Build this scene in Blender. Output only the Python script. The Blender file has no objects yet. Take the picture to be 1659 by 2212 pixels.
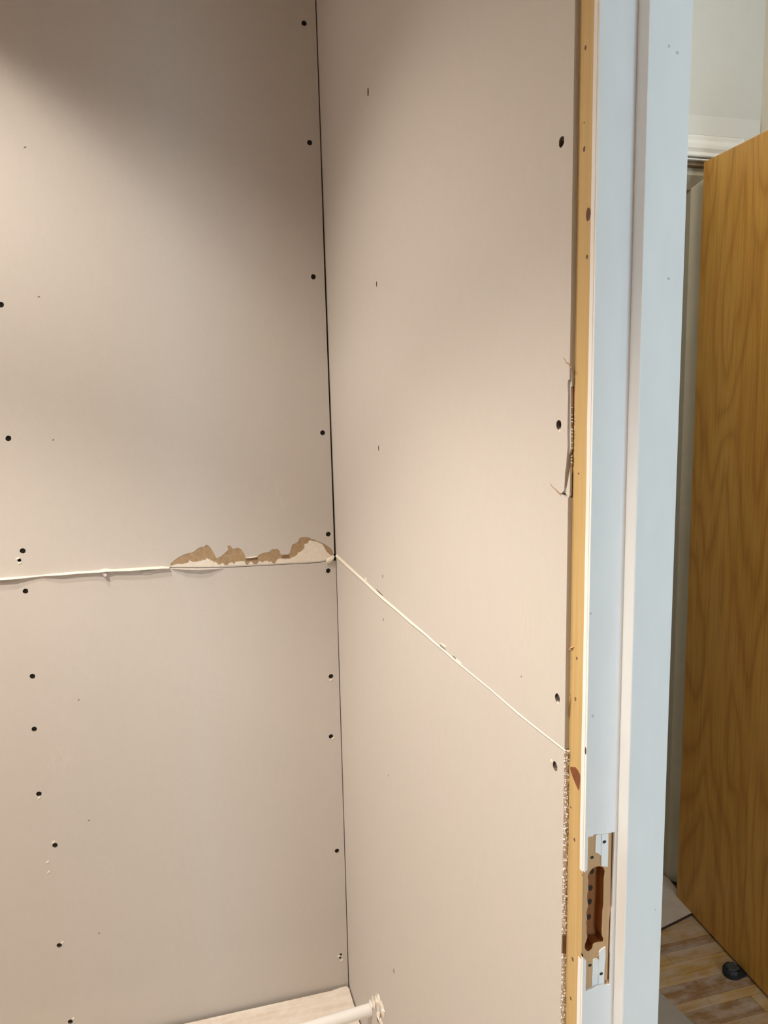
import bpy, bmesh, math, random
from mathutils import Vector, Matrix
from mathutils.geometry import delaunay_2d_cdt

random.seed(7)
scene = bpy.context.scene
COL = scene.collection

# ------------------------------------------------------------------ camera
IMG_W, IMG_H, FPX = 1659, 2212, 1660.0
YAW, PITCH, ROLL = math.radians(15.2), math.radians(8.3), math.radians(-1.2)
EYE = Vector((0, 0, 1.5))
FWD = Vector((math.sin(YAW) * math.cos(PITCH), math.cos(YAW) * math.cos(PITCH), -math.sin(PITCH)))
_r = Vector((math.cos(YAW), -math.sin(YAW), 0))
_u = _r.cross(FWD)
RIGHT = _r * math.cos(ROLL) + _u * math.sin(ROLL)
UP = -_r * math.sin(ROLL) + _u * math.cos(ROLL)
cam_data = bpy.data.cameras.new('camera')
cam_data.sensor_fit = 'VERTICAL'
cam_data.sensor_height = 36.0
cam_data.lens = FPX / IMG_H * 36.0
cam_data.clip_start = 0.02
cam = bpy.data.objects.new('camera', cam_data)
COL.objects.link(cam)
m = Matrix.Identity(4)
for i in range(3):
    m[i][0], m[i][1], m[i][2], m[i][3] = RIGHT[i], UP[i], -FWD[i], EYE[i]
cam.matrix_world = m
scene.camera = cam

# ------------------------------------------------------------------ world and large lights
scene.view_settings.view_transform = 'Standard'
scene.view_settings.look = 'None'
scene.view_settings.gamma = 1.0
scene.view_settings.use_curve_mapping = False
scene.view_settings.exposure = 0.0
world = bpy.data.worlds.new('world')
scene.world = world
world.use_nodes = True
world.node_tree.nodes['Background'].inputs[0].default_value = (0.55, 0.70, 0.95, 1)
world.node_tree.nodes['Background'].inputs[1].default_value = 0.6

CEIL = 2.66
HALL_X0, HALL_X1, HALL_Y0, HALL_Y1 = 0.443, 1.577, -2.3, 1.85
ROOM_X0, ROOM_Y0 = -1.25, -2.3
XS, YB = 0.36, 1.768        # face of the side wall, face of the back wall


def area(name, loc, target, sx, sy, power, color):
    d = bpy.data.lights.new(name, 'AREA')
    d.shape = 'RECTANGLE'
    d.size, d.size_y, d.energy, d.color = sx, sy, power, color
    o = bpy.data.objects.new(name, d)
    COL.objects.link(o)
    o.location = loc
    o.rotation_euler = (Vector(target) - Vector(loc)).to_track_quat('-Z', 'Y').to_euler()
    return o


# daylight entering by the window at the end of the hall, behind the camera
area('window_daylight', (0.86, HALL_Y0 + 0.06, 1.20), (0.86, 2, 1.20), 0.72, 1.80, 38, (0.62, 0.84, 1.0))

# ------------------------------------------------------------------ small helpers
def srgb(r, g, b):
    return tuple(((c / 255) / 12.92 if c / 255 <= 0.04045 else ((c / 255 + 0.055) / 1.055) ** 2.4) for c in (r, g, b)) + (1,)


def ray(px, py):
    return FWD + RIGHT * ((px - IMG_W / 2) / FPX) - UP * ((py - IMG_H / 2) / FPX)


def on_x(px, py, X):
    r = ray(px, py)
    return EYE + r * (X / r.x)


def on_y(px, py, Y):
    r = ray(px, py)
    return EYE + r * (Y / r.y)


def on_z(px, py, Z=0.0):
    r = ray(px, py)
    return EYE + r * ((Z - EYE.z) / r.z)


def put(o, parent=None, label=None, category=None, kind=None, group=None):
    COL.objects.link(o)
    if parent is not None:
        o.parent = parent
    if label:
        o['label'] = label
    if category:
        o['category'] = category
    if kind:
        o['kind'] = kind
    if group:
        o['group'] = group
    return o


def root(name, loc, label, category, kind=None, group=None):
    return put(bpy.data.objects.new(name, None), None, label, category, kind, group) if loc is None else _root_at(name, loc, label, category, kind, group)


def _root_at(name, loc, label, category, kind, group):
    o = put(bpy.data.objects.new(name, None), None, label, category, kind, group)
    o.location = loc
    o.empty_display_size = 0.05
    return o


def mesh_obj(name, verts, faces, mats, parent=None, fmat=None, smooth=False, **kw):
    """verts in world space; the object is moved back by its parent's own offset"""
    me = bpy.data.meshes.new(name)
    me.from_pydata([tuple(v) for v in verts], [], faces)
    for mt in (mats if isinstance(mats, (list, tuple)) else [mats]):
        me.materials.append(mt)
    if fmat:
        for p, k in zip(me.polygons, fmat):
            p.material_index = k
    if smooth:
        for p in me.polygons:
            p.use_smooth = True
    bm = bmesh.new()
    bm.from_mesh(me)
    bmesh.ops.remove_doubles(bm, verts=bm.verts, dist=1e-6)
    bmesh.ops.recalc_face_normals(bm, faces=bm.faces)
    bm.to_mesh(me)
    bm.free()
    o = bpy.data.objects.new(name, me)
    put(o, parent, **kw)
    if parent is not None and parent.parent is None:
        o.location = -parent.location
    return o


def box_geo(x0, x1, y0, y1, z0, z1):
    v = [(x, y, z) for z in (z0, z1) for y in (y0, y1) for x in (x0, x1)]
    f = [(0, 2, 3, 1), (4, 5, 7, 6), (0, 1, 5, 4), (2, 6, 7, 3), (0, 4, 6, 2), (1, 3, 7, 5)]
    return v, f


def box(name, x0, x1, y0, y1, z0, z1, mat_, parent=None, bevel=0.0, **kw):
    v, f = box_geo(x0, x1, y0, y1, z0, z1)
    o = mesh_obj(name, v, f, mat_, parent, **kw)
    if bevel:
        bm = bmesh.new()
        bm.from_mesh(o.data)
        bmesh.ops.bevel(bm, geom=list(bm.edges), offset=bevel, segments=2, affect='EDGES', profile=0.6)
        bm.to_mesh(o.data)
        bm.free()
    return o


def inside(p, poly):
    x, y = p
    c = False
    j = len(poly) - 1
    for i in range(len(poly)):
        xi, yi = poly[i]
        xj, yj = poly[j]
        if (yi > y) != (yj > y) and x < (xj - xi) * (y - yi) / (yj - yi) + xi:
            c = not c
        j = i
    return c


def tri(outline, holes):
    vs, es = [], []
    for loop in [outline] + list(holes):
        n0 = len(vs)
        vs += [Vector(p) for p in loop]
        es += [(n0 + i, n0 + (i + 1) % len(loop)) for i in range(len(loop))]
    V, E, F, *_ = delaunay_2d_cdt(vs, es, [], 0, 1e-7)
    out = []
    for f in F:
        c = (sum(V[i][0] for i in f) / len(f), sum(V[i][1] for i in f) / len(f))
        if inside(c, outline) and not any(inside(c, h) for h in holes):
            out.append(tuple(f))
    return [tuple(v) for v in V], out


def plate(name, outline, to3d, thick, mats, parent=None, holes=(), hole_depth=0.005, depth=0.0, **kw):
    """flat slab with real holes; slot 0 = face, slot 1 = cut edges, slot 2 = hole walls"""
    V, F, M = [], [], []
    p, f = tri(outline, holes)
    V += [to3d(a, b, depth) for a, b in p]
    F += f
    M += [0] * len(f)
    p, f = tri(outline, [])
    n0 = len(V)
    V += [to3d(a, b, depth + thick) for a, b in p]
    F += [tuple(n0 + i for i in q) for q in f]
    M += [1] * len(f)
    for li, loop in enumerate([outline] + list(holes)):
        dd = thick if li == 0 else (hole_depth[li - 1] if isinstance(hole_depth, (list, tuple)) else hole_depth)
        n0 = len(V)
        n = len(loop)
        V += [to3d(a, b, depth) for a, b in loop] + [to3d(a, b, depth + dd) for a, b in loop]
        for i in range(n):
            F.append((n0 + i, n0 + (i + 1) % n, n0 + n + (i + 1) % n, n0 + n + i))
            M.append(1 if li == 0 else 2)
    mats = list(mats) if isinstance(mats, (list, tuple)) else [mats]
    while len(mats) < 3:
        mats.append(mats[-1])
    return mesh_obj(name, V, F, mats, parent, fmat=M, **kw)


def circle(cx, cy, r, n=12, jag=0.0, ry=None):
    ry = ry or r
    return [(cx + r * (1 + random.uniform(-jag, jag)) * math.cos(2 * math.pi * i / n),
             cy + ry * (1 + random.uniform(-jag, jag)) * math.sin(2 * math.pi * i / n)) for i in range(n)]


def back3(u, v, d):
    return (u, YB + d, v)


def lean(u, v):
    """the partition is a few millimetres out of plumb in the corner"""
    return -0.0055 * max(0.0, v - 1.14) * min(1.0, max(0.0, (u - 0.70) / 1.0))


def side3(u, v, d):
    return (XS + d + lean(u, v), u, v)


def b_uv(px, py):
    p = on_y(px, py, YB)
    return (p.x, p.z)


def s_uv(px, py):
    p = on_x(px, py, XS)
    return (p.y, p.z)


def interp(path, u):
    path = sorted(path)
    if u <= path[0][0]:
        return path[0][1]
    for (a, b), (c, d) in zip(path, path[1:]):
        if u <= c:
            return b + (d - b) * (u - a) / (c - a)
    return path[-1][1]


# ------------------------------------------------------------------ materials
class N:
    def __init__(self, name, rough=0.8):
        self.m = bpy.data.materials.new(name)
        self.m.use_nodes = True
        self.t = self.m.node_tree
        self.b = self.t.nodes['Principled BSDF']
        self.b.inputs['Roughness'].default_value = rough
        self.co = self.t.nodes.new('ShaderNodeTexCoord').outputs['Object']

    def node(self, kind, **kw):
        n = self.t.nodes.new(kind)
        for k, v in kw.items():
            if k in n.inputs.keys():
                n.inputs[k].default_value = v
            else:
                setattr(n, k, v)
        return n

    def link(self, a, b):
        self.t.links.new(a, b)

    def mapped(self, scale, rot=(0, 0, 0)):
        n = self.node('ShaderNodeMapping')
        n.inputs['Scale'].default_value = scale
        n.inputs['Rotation'].default_value = rot
        self.link(self.co, n.inputs[0])
        return n.outputs[0]

    def noise(self, vec, scale, detail=4, rough=0.55, dist=0.0):
        n = self.node('ShaderNodeTexNoise')
        n.inputs['Scale'].default_value = scale
        n.inputs['Detail'].default_value = detail
        n.inputs['Roughness'].default_value = rough
        n.inputs['Distortion'].default_value = dist
        self.link(vec, n.inputs['Vector'])
        return n.outputs['Fac']

    def ramp(self, fac, stops):
        n = self.node('ShaderNodeValToRGB')
        cr = n.color_ramp
        cr.elements[0].position, cr.elements[0].color = stops[0]
        cr.elements[1].position, cr.elements[1].color = stops[-1]
        for p, c in stops[1:-1]:
            e = cr.elements.new(p)
            e.color = c
        self.link(fac, n.inputs[0])
        return n.outputs[0]

    def mix(self, fac, a, b, mode='MIX'):
        n = self.node('ShaderNodeMix', data_type='RGBA', blend_type=mode)
        for s, val in ((n.inputs[0], fac), (n.inputs[6], a), (n.inputs[7], b)):
            if isinstance(val, (float, int, tuple)):
                s.default_value = val
            else:
                self.link(val, s)
        return n.outputs[2]

    def near(self, p, r0, r1):
        """1 near the point p, 0 beyond r1 (a mark on the surface)"""
        d = self.node('ShaderNodeVectorMath', operation='DISTANCE')
        self.link(self.co, d.inputs[0])
        d.inputs[1].default_value = p
        mr = self.node('ShaderNodeMapRange')
        mr.inputs[1].default_value, mr.inputs[2].default_value = r0, r1
        mr.inputs[3].default_value, mr.inputs[4].default_value = 1.0, 0.0
        self.link(d.outputs['Value'], mr.inputs[0])
        return mr.outputs[0]

    def mul(self, a, b):
        n = self.node('ShaderNodeMath', operation='MULTIPLY')
        for s, val in ((n.inputs[0], a), (n.inputs[1], b)):
            if isinstance(val, (float, int)):
                s.default_value = val
            else:
                self.link(val, s)
        return n.outputs[0]

    def color(self, c):
        if isinstance(c, tuple):
            self.b.inputs['Base Color'].default_value = c
        else:
            self.link(c, self.b.inputs['Base Color'])

    def bump(self, h, strength, dist=0.001):
        n = self.node('ShaderNodeBump')
        n.inputs['Strength'].default_value = strength
        n.inputs['Distance'].default_value = dist
        self.link(h, n.inputs['Height'])
        self.link(n.outputs[0], self.b.inputs['Normal'])


def tint(c, k):
    return tuple(min(1, x * k) for x in c[:3]) + (1,)


def speckled(name, c, amount=0.08, scale=60, rough=0.85, bump=0.0, stretch=(1, 1, 1)):
    n = N(name, rough)
    v = n.mapped(stretch)
    f = n.noise(v, scale, 5, 0.6)
    n.color(n.ramp(f, [(0.3, tint(c, 1 - amount)), (0.7, tint(c, 1 + amount))]))
    if bump:
        n.bump(f, bump)
    return n.m


PAPER = (0.620, 0.578, 0.548, 1)


def paper_mat(name, marks=()):
    n = N(name, 0.9)
    n.b.inputs['Specular IOR Level'].default_value = 0.15
    fine = n.noise(n.mapped((1, 1, 1)), 420, 3, 0.7)
    streak = n.noise(n.mapped((14, 14, 6)), 5, 4, 0.6)
    big = n.noise(n.mapped((1, 1, 1)), 5, 3, 0.5)
    c = n.ramp(fine, [(0.25, tint(PAPER, 0.945)), (0.75, tint(PAPER, 1.055))])
    c = n.mix(0.3, c, n.ramp(streak, [(0.3, tint(PAPER, 0.96)), (0.7, tint(PAPER, 1.04))]))
    c = n.mix(0.3, c, n.ramp(big, [(0.3, (0.60, 0.58, 0.53, 1)), (0.7, (0.62, 0.575, 0.555, 1))]))
    for p, r, amt in marks:
        sc = n.noise(n.mapped((30, 30, 8)), 6, 5, 0.7)
        k = n.mul(n.near(p, r * 0.1, r), n.ramp(sc, [(0.45, (0, 0, 0, 1)), (0.62, (1, 1, 1, 1))]))
        c = n.mix(n.mul(k, amt), c, (0.86, 0.78, 0.70, 1))
    n.color(c)
    n.bump(n.noise(n.mapped((1, 1, 1)), 260, 4, 0.65), 0.12, 0.0006)
    return n.m


M_PAPER = paper_mat('plasterboard_paper', [
    (tuple(on_y(610, 1072, YB)), 0.06, 0.15), (tuple(on_x(1135, 1345, XS)), 0.05, 0.12),
    (tuple(on_x(880, 1350, XS)), 0.06, 0.15), (tuple(on_y(125, 1640, YB)), 0.04, 0.2)])
M_CORE = speckled('gypsum_core', (0.85, 0.785, 0.69, 1), 0.06, 150, 0.95, 0.3)
M_CRUMB = speckled('gypsum_crumbs', (0.88, 0.81, 0.755, 1), 0.10, 300, 0.95, 0.5)
M_KRAFT = speckled('torn_kraft_paper', (0.42, 0.295, 0.175, 1), 0.16, 120, 0.95, 0.3)
M_KRAFT_DK = speckled('torn_kraft_paper_deep', (0.24, 0.15, 0.085, 1), 0.16, 120, 0.95, 0.3)
M_STEEL = speckled('blackened_screw_steel', (0.012, 0.012, 0.011, 1), 0.3, 200, 0.5)
M_HOLE = speckled('hole_shade_nick_paper', (0.20, 0.15, 0.11, 1), 0.25, 300, 0.95)  # dark paper for nicks; in hole walls the colour holds their shade
M_VOID = speckled('gap_shade', (0.035, 0.022, 0.012, 1), 0.3, 40, 0.95)  # near-black colour stands in for the shade inside gaps
M_STUD = speckled('stud_timber', (0.20, 0.13, 0.07, 1), 0.2, 30, 0.9)
M_PIPE = speckled('white_plastic', (0.95, 0.95, 0.94, 1), 0.01, 20, 0.35)
M_CEIL = speckled('ceiling_bounce_brown', (0.34, 0.215, 0.11, 1), 0.02, 30, 0.9)  # brown chosen to warm the light bounced on to the upper walls
M_ROOM = speckled('room_bounce_brown', (0.45, 0.35, 0.25, 1), 0.03, 20, 0.9)  # brown on unseen walls, chosen to warm the bounced light
M_HALLWALL = speckled('hall_wall_paint', (0.63, 0.625, 0.59, 1), 0.015, 25, 0.85)
M_HALLWARM = speckled('hall_side_wall_paint', (0.76, 0.70, 0.58, 1), 0.015, 25, 0.85)
M_TRIM = speckled('trim_gloss_white', (0.84, 0.83, 0.80, 1), 0.01, 25, 0.4)
M_CASING = speckled('casing_paint', (0.69, 0.685, 0.655, 1), 0.01, 25, 0.5)
M_LINING = speckled('lining_cream_paint', (0.56, 0.51, 0.39, 1), 0.03, 25, 0.5)
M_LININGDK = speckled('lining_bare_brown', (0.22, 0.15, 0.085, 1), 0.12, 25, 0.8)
M_RUBBER = speckled('black_rubber', (0.012, 0.014, 0.016, 1), 0.2, 90, 0.55)
M_RUBBERTOP = speckled('grey_rubber', (0.055, 0.062, 0.060, 1), 0.2, 90, 0.6)
M_SHEET = speckled('dusty_hardboard', (0.70, 0.58, 0.47, 1), 0.09, 14, 0.85)
M_SHEETB = speckled('dusty_grey_sheet', (0.46, 0.41, 0.34, 1), 0.06, 14, 0.7)
M_METAL = speckled('brushed_steel', (0.55, 0.55, 0.54, 1), 0.05, 80, 0.35)
M_METAL.node_tree.nodes['Principled BSDF'].inputs['Metallic'].default_value = 1.0


def paint_mat():
    n = N('jamb_white_paint', 0.42)
    f = n.noise(n.mapped((1, 1, 0.35)), 40, 3, 0.5)
    c = n.ramp(f, [(0.3, (0.86, 0.865, 0.865, 1)), (0.7, (0.90, 0.905, 0.905, 1))])
    n.color(c)
    n.bump(n.noise(n.mapped((1, 1, 0.3)), 160, 3, 0.5), 0.06, 0.0005)
    return n.m


M_PAINT = paint_mat()


def pine_mat(name, c0, c1, c2, warp=0.6, line=0.6):
    n = N(name, 0.6)
    g = n.noise(n.mapped((170, 170, 3.2)), 1.0, 5, 0.6, warp)
    big = n.noise(n.mapped((12, 12, 1.2)), 1.0, 3, 0.5)
    c = n.ramp(g, [(0.28, c0), (0.5, c1), (0.72, c2)])
    n.color(n.mix(0.35, c, n.ramp(big, [(0.35, c0), (0.65, c2)])))
    n.bump(g, 0.12, 0.0006)
    return n.m


M_PINE = pine_mat('raw_pine', (0.50, 0.325, 0.125, 1), (0.59, 0.405, 0.17, 1), (0.66, 0.48, 0.23, 1))
M_PINETAN = pine_mat('chiselled_pine', (0.50, 0.285, 0.13, 1), (0.60, 0.365, 0.18, 1), (0.68, 0.44, 0.235, 1))
M_MORTISE = pine_mat('mortise_wood', (0.22, 0.066, 0.012, 1), (0.32, 0.108, 0.024, 1), (0.41, 0.155, 0.04, 1))
M_GROOVE = pine_mat('groove_wood', (0.42, 0.23, 0.07, 1), (0.50, 0.29, 0.10, 1), (0.58, 0.36, 0.14, 1))
M_KNOT = speckled('pine_knot', (0.20, 0.062, 0.020, 1), 0.25, 120, 0.5)
M_KNOTDK = speckled('dark_knot', (0.13, 0.055, 0.02, 1), 0.3, 150, 0.6)
M_DARKSHADE = speckled('hole_and_gap_shade', (0.045, 0.02, 0.009, 1), 0.3, 150, 0.8)  # painted shade for the drilled holes and the sheet's edge gap
M_NAIL = speckled('nail_rust', (0.14, 0.085, 0.05, 1), 0.3, 150, 0.8)
M_GREYMARK = speckled('filled_dent', (0.60, 0.60, 0.59, 1), 0.2, 150, 0.8)


def oak_mat():
    n = N('oak_veneer', 0.5)
    v = n.mapped((2.6, 2.6, 0.42))
    w = n.noise(v, 2.2, 2, 0.4, 0.15)
    # contour lines of a stretched field give the cathedral figure of the veneer
    mth = n.node('ShaderNodeMath', operation='MULTIPLY')
    n.link(w, mth.inputs[0])
    mth.inputs[1].default_value = 26.0
    fr = n.node('ShaderNodeMath', operation='PINGPONG')
    n.link(mth.outputs[0], fr.inputs[0])
    fr.inputs[1].default_value = 1.0
    fig = n.ramp(fr.outputs[0], [(0.0, (0.54, 0.23, 0.034, 1)), (0.35, (0.76, 0.37, 0.062, 1)), (1.0, (0.86, 0.48, 0.10, 1))])
    fine = n.noise(n.mapped((150, 150, 5)), 1.0, 4, 0.65)
    pores = n.ramp(fine, [(0.32, (0.66, 0.62, 0.58, 1)), (0.55, (1, 1, 1, 1))])
    band = n.noise(n.mapped((9, 9, 0.5)), 1.0, 3, 0.5)
    c = n.mix(0.55, fig, n.ramp(band, [(0.3, (0.56, 0.25, 0.040, 1)), (0.7, (0.82, 0.47, 0.12, 1))]))
    c = n.mix(0.55, c, pores, 'MULTIPLY')
    n.color(c)
    n.bump(fine, 0.05, 0.0005)
    return n.m


M_OAK = oak_mat()


def plank_mat(name, c0, c1):
    n = N(name, 0.55)
    g = n.noise(n.mapped((3.5, 90, 90)), 1.0, 5, 0.6, 0.5)
    c = n.ramp(g, [(0.3, c0), (0.7, c1)])
    dust = n.noise(n.mapped((1, 2.2, 1)), 13, 6, 0.62, 0.0)
    k = n.ramp(dust, [(0.42, (0, 0, 0, 1)), (0.72, (0.8, 0.8, 0.8, 1))])
    n.color(n.mix(k, c, (0.68, 0.58, 0.48, 1)))
    n.bump(g, 0.1, 0.0006)
    return n.m


M_PLANKS = [plank_mat('oak_plank_gold', (0.50, 0.28, 0.085, 1), (0.70, 0.44, 0.17, 1)),
            plank_mat('oak_plank_brown', (0.28, 0.145, 0.06, 1), (0.44, 0.245, 0.115, 1)),
            plank_mat('oak_plank_tan', (0.46, 0.265, 0.105, 1), (0.64, 0.41, 0.20, 1))]


def washed_mat():
    n = N('dust_whitened_board', 0.8)
    g = n.noise(n.mapped((5, 60, 60)), 1.0, 5, 0.6, 0.6)
    c = n.ramp(g, [(0.3, (0.76, 0.65, 0.55, 1)), (0.65, (0.88, 0.81, 0.73, 1))])
    d = n.noise(n.mapped((1, 1, 1)), 30, 5, 0.7)
    n.color(n.mix(n.ramp(d, [(0.45, (0, 0, 0, 1)), (0.75, (0.8, 0.8, 0.8, 1))]), c, (0.94, 0.90, 0.84, 1)))
    n.bump(g, 0.15, 0.001)
    return n.m


M_WASHED = washed_mat()
M_DUST = speckled('joint_dust', (0.62, 0.53, 0.44, 1), 0.15, 40, 0.95)
M_SUBFLOOR = speckled('subfloor', (0.25, 0.18, 0.12, 1), 0.15, 20, 0.9)


def emit_mat(name, c, s):
    n = N(name)
    n.b.inputs['Emission Color'].default_value = c
    n.b.inputs['Emission Strength'].default_value = s
    n.color(c)
    return n.m


# ------------------------------------------------------------------ room shell
S = 'structure'
floor = box('floor', ROOM_X0, XS + 0.013, ROOM_Y0, YB + 0.013, -0.06, -0.012, M_SUBFLOOR, kind=S,
            label='closet floor under the beige plasterboard walls', category='floor')
ys = [YB - 0.0055, YB - 0.36, YB - 0.72, YB - 1.2, YB - 1.7, YB - 2.4, ROOM_Y0 + 0.02]
for k in range(len(ys) - 1):
    y1, y0 = ys[k], ys[k + 1] + 0.003
    # slabs that follow the back wall; the far one is worn round at its corner
    out = [(ROOM_X0 + 0.005, y0), (XS - 0.004, y0), (XS - 0.004, y1 - 0.010), (XS - 0.008, y1 - 0.001),
           (XS - 0.020, y1), (XS - 0.05, y1 - 0.005), (ROOM_X0 + 0.005, y1 - 0.006)]
    plate('floor_board', out, lambda u, v, d: (u, v, -d), 0.0118, [M_WASHED], floor)
box('ceiling', ROOM_X0, XS + 0.083, ROOM_Y0, YB, CEIL, CEIL + 0.05, M_CEIL, kind=S,
    label='plain ceiling over the plasterboard closet', category='ceiling')
box('wall_left', ROOM_X0 - 0.05, ROOM_X0, ROOM_Y0, YB, -0.012, CEIL, M_PAPER, kind=S,
    label='plain plasterboard wall opposite the door frame', category='wall')
box('wall_front', ROOM_X0, XS + 0.013, ROOM_Y0 - 0.05, ROOM_Y0, -0.012, CEIL, M_ROOM, kind=S,
    label='plain room wall facing the plasterboard closet', category='wall')

# ---- plasterboard back wall --------------------------------------------------
wall_back = box('wall_back', ROOM_X0 - 0.05, XS + 0.083, YB + 0.0135, YB + 0.08, -0.012, CEIL, M_VOID, kind=S,
                label='beige plasterboard back wall with two screwed boards and a torn joint', category='wall')
JB = [b_uv(*p) for p in [(-420, 1277), (0, 1251), (60, 1246), (120, 1241), (215, 1234), (290, 1230), (368, 1226), (480, 1226.5), (600, 1220), (690, 1215.5), (727, 1207)]]
gap_edge = [b_uv(679, -60), b_uv(681, 0), b_uv(691.5, 300), b_uv(701, 600), b_uv(712, 900), b_uv(719, 1100), b_uv(722, 1195)]
gap_low = [b_uv(725.5, 1212), b_uv(733.5, 1500), b_uv(742.8, 1800), b_uv(752.3, 2125)]
Zo = 0.0006
# torn patch, traced from the crop whose scale is 3.95 at (340, 1120)
def tp(x, y):
    return b_uv(340 + x / 3.95, 1120 + y / 3.95)


TORN = [(112, 392), (118, 380), (150, 352), (175, 335), (210, 315), (240, 303), (270, 295), (300, 290), (320, 275), (350, 252), (378, 243), (400, 240),
        (410, 228), (420, 225), (432, 230), (445, 240), (462, 262), (470, 275), (482, 296), (490, 310), (500, 338), (520, 334), (540, 325), (556, 312), (570, 300),
        (592, 280), (605, 265), (600, 250), (598, 235), (608, 230), (620, 232), (636, 250), (650, 262), (668, 252), (690, 250), (708, 258),
        (720, 270), (735, 292), (745, 310), (752, 338), (780, 332), (800, 328), (830, 326), (858, 320), (868, 310), (880, 305), (906, 294), (930, 290), (960, 282),
        (968, 268), (980, 262), (1000, 264), (1020, 258), (1040, 272), (1046, 292), (1055, 310), (1080, 308), (1110, 308), (1128, 298), (1135, 285), (1140, 262), (1150, 225),
        (1178, 212), (1200, 200), (1205, 182), (1210, 170), (1240, 158), (1268, 157), (1290, 162), (1318, 178), (1340, 180), (1370, 196), (1400, 205), (1425, 218), (1450, 235),
        (1475, 252), (1490, 270), (1498, 288), (1498, 305), (1470, 330), (1440, 352), (1380, 366), (1240, 373), (1100, 380), (860, 393),
        (640, 401), (520, 412), (300, 413), (120, 413)]
WHITE_TOP = [(117, 402), (150, 392), (180, 385), (215, 388), (240, 380), (262, 376), (270, 355), (285, 362), (300, 370), (318, 366), (330, 370), (345, 362), (372, 360), (390, 350), (402, 356), (418, 340),
             (430, 335), (438, 350), (448, 344), (456, 362), (468, 354), (480, 372), (500, 368), (515, 388), (530, 395), (545, 384), (560, 378), (575, 398), (600, 395), (612, 380), (640, 370), (652, 390), (668, 368),
             (690, 365), (720, 362), (742, 362), (752, 388), (770, 396), (786, 372), (800, 365), (815, 382), (830, 391), (850, 388), (870, 360), (884, 368), (900, 376), (912, 362), (940, 360), (955, 372), (968, 364), (985, 380),
             (1000, 386), (1012, 366), (1022, 348), (1045, 340), (1070, 344), (1100, 340), (1130, 345), (1145, 330), (1160, 328), (1190, 312), (1200, 290), (1222, 282),
             (1245, 262), (1256, 240), (1250, 222), (1268, 212), (1280, 215), (1288, 196), (1300, 182), (1322, 190), (1350, 195), (1380, 206), (1405, 218), (1420, 240),
             (1432, 262), (1446, 284), (1468, 306), (1485, 316)]


def bounded(uv_list):
    return [tp(*p) for p in uv_list]


torn_loop = bounded(TORN)
SCREWS_UP = [(657, 50), (669, 308), (677, 598), (697, 935), (709, 1154), (2, 658), (18, 947), (49, 1190)]
SCREWS_LO = [(709, 1233), (715, 1461), (715, 1591), (728, 1838), (55, 1277), (70, 1461), (74, 1575), (84, 1715), (119, 1826), (128, 2042), (152, 2207)]
R_SCREW = 0.0058


def jb(u):
    return interp(JB, u)


xs_l = ROOM_X0
top_out = [(xs_l, CEIL)] + [(gap_edge[0][0] - 0.001, CEIL)] + gap_edge
us = [0.345, 0.32, 0.28, 0.24, 0.18, 0.12, 0.06, 0.02, -0.03, -0.08, -0.14, -0.2, -0.28, -0.36, -0.5, -0.8, xs_l]
top_out += [(u, jb(u) + 0.0009) for u in us]
holes = [circle(*b_uv(*p), R_SCREW, 14, 0.06) for p in SCREWS_UP]
small_up = [((42, 1210), 0.0042)]
holes += [circle(*b_uv(*p), r, 9, 0.2) for p, r in small_up]
upper = plate('gypsum_board', top_out, back3, 0.013, [M_PAPER, M_CORE, M_HOLE], wall_back, holes + [torn_loop],
              hole_depth=[0.007] * len(holes) + [0.0011], label='upper beige plasterboard with a torn lower edge')
low_out = [(u, jb(u) - 0.0009) for u in reversed(us)] + gap_low + [(gap_low[-1][0], -0.012), (xs_l, -0.012)]
holes = [circle(*b_uv(*p), R_SCREW, 14, 0.06) for p in SCREWS_LO]
small_lo = [((736, 2062), 0.0034), ((735, 2069), 0.0030)]
holes += [circle(*b_uv(*p), r, 9, 0.2) for p, r in small_lo]
lower = plate('gypsum_board', low_out, back3, 0.013, [M_PAPER, M_CORE, M_HOLE], wall_back, holes, hole_depth=0.007,
              label='lower beige plasterboard with a lifted upper edge')

# screw: countersunk head with a cross slot, local axis +Y into the wall
def screw_mesh(r, name):
    V, F = [], []
    rings = [(r, 0.0000), (r * 0.86, -0.0009), (r * 0.45, -0.0012), (r * 0.40, 0.0004)]
    n = 14
    for rr, d in rings:
        for i in range(n):
            a = 2 * math.pi * i / n
            q = rr if rr > r * 0.6 else rr * (1.25 if i % 4 == 0 else 0.55)
            V.append((q * math.cos(a), d, q * math.sin(a)))
    for k in range(len(rings) - 1):
        for i in range(n):
            F.append((k * n + i, k * n + (i + 1) % n, (k + 1) * n + (i + 1) % n, (k + 1) * n + i))
    V.append((0, 0.0006, 0))
    for i in range(n):
        F.append((3 * n + i, 3 * n + (i + 1) % n, len(V) - 1))
    V.append((0, 0.010, 0))
    for i in range(n):
        F.append(((i + 1) % n, i, len(V) - 1))
    me = bpy.data.meshes.new(name)
    me.from_pydata(V, [], F)
    me.materials.append(M_STEEL)
    return me


ME_SCREW = screw_mesh(R_SCREW * 0.93, 'screw')
ME_NAIL = screw_mesh(0.0026, 'nail')


def add_screw(parent, loc, side=False, me=None, name='screw', sc=1.0):
    o = bpy.data.objects.new(name, me or ME_SCREW)
    put(o, parent)
    o.location = loc
    o.rotation_euler = (0, random.uniform(0, 1.5), 0)
    if side:
        o.rotation_euler = (random.uniform(0, 1.5), 0, -math.pi / 2)
    o.scale = (sc, 1, sc)
    return o


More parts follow.
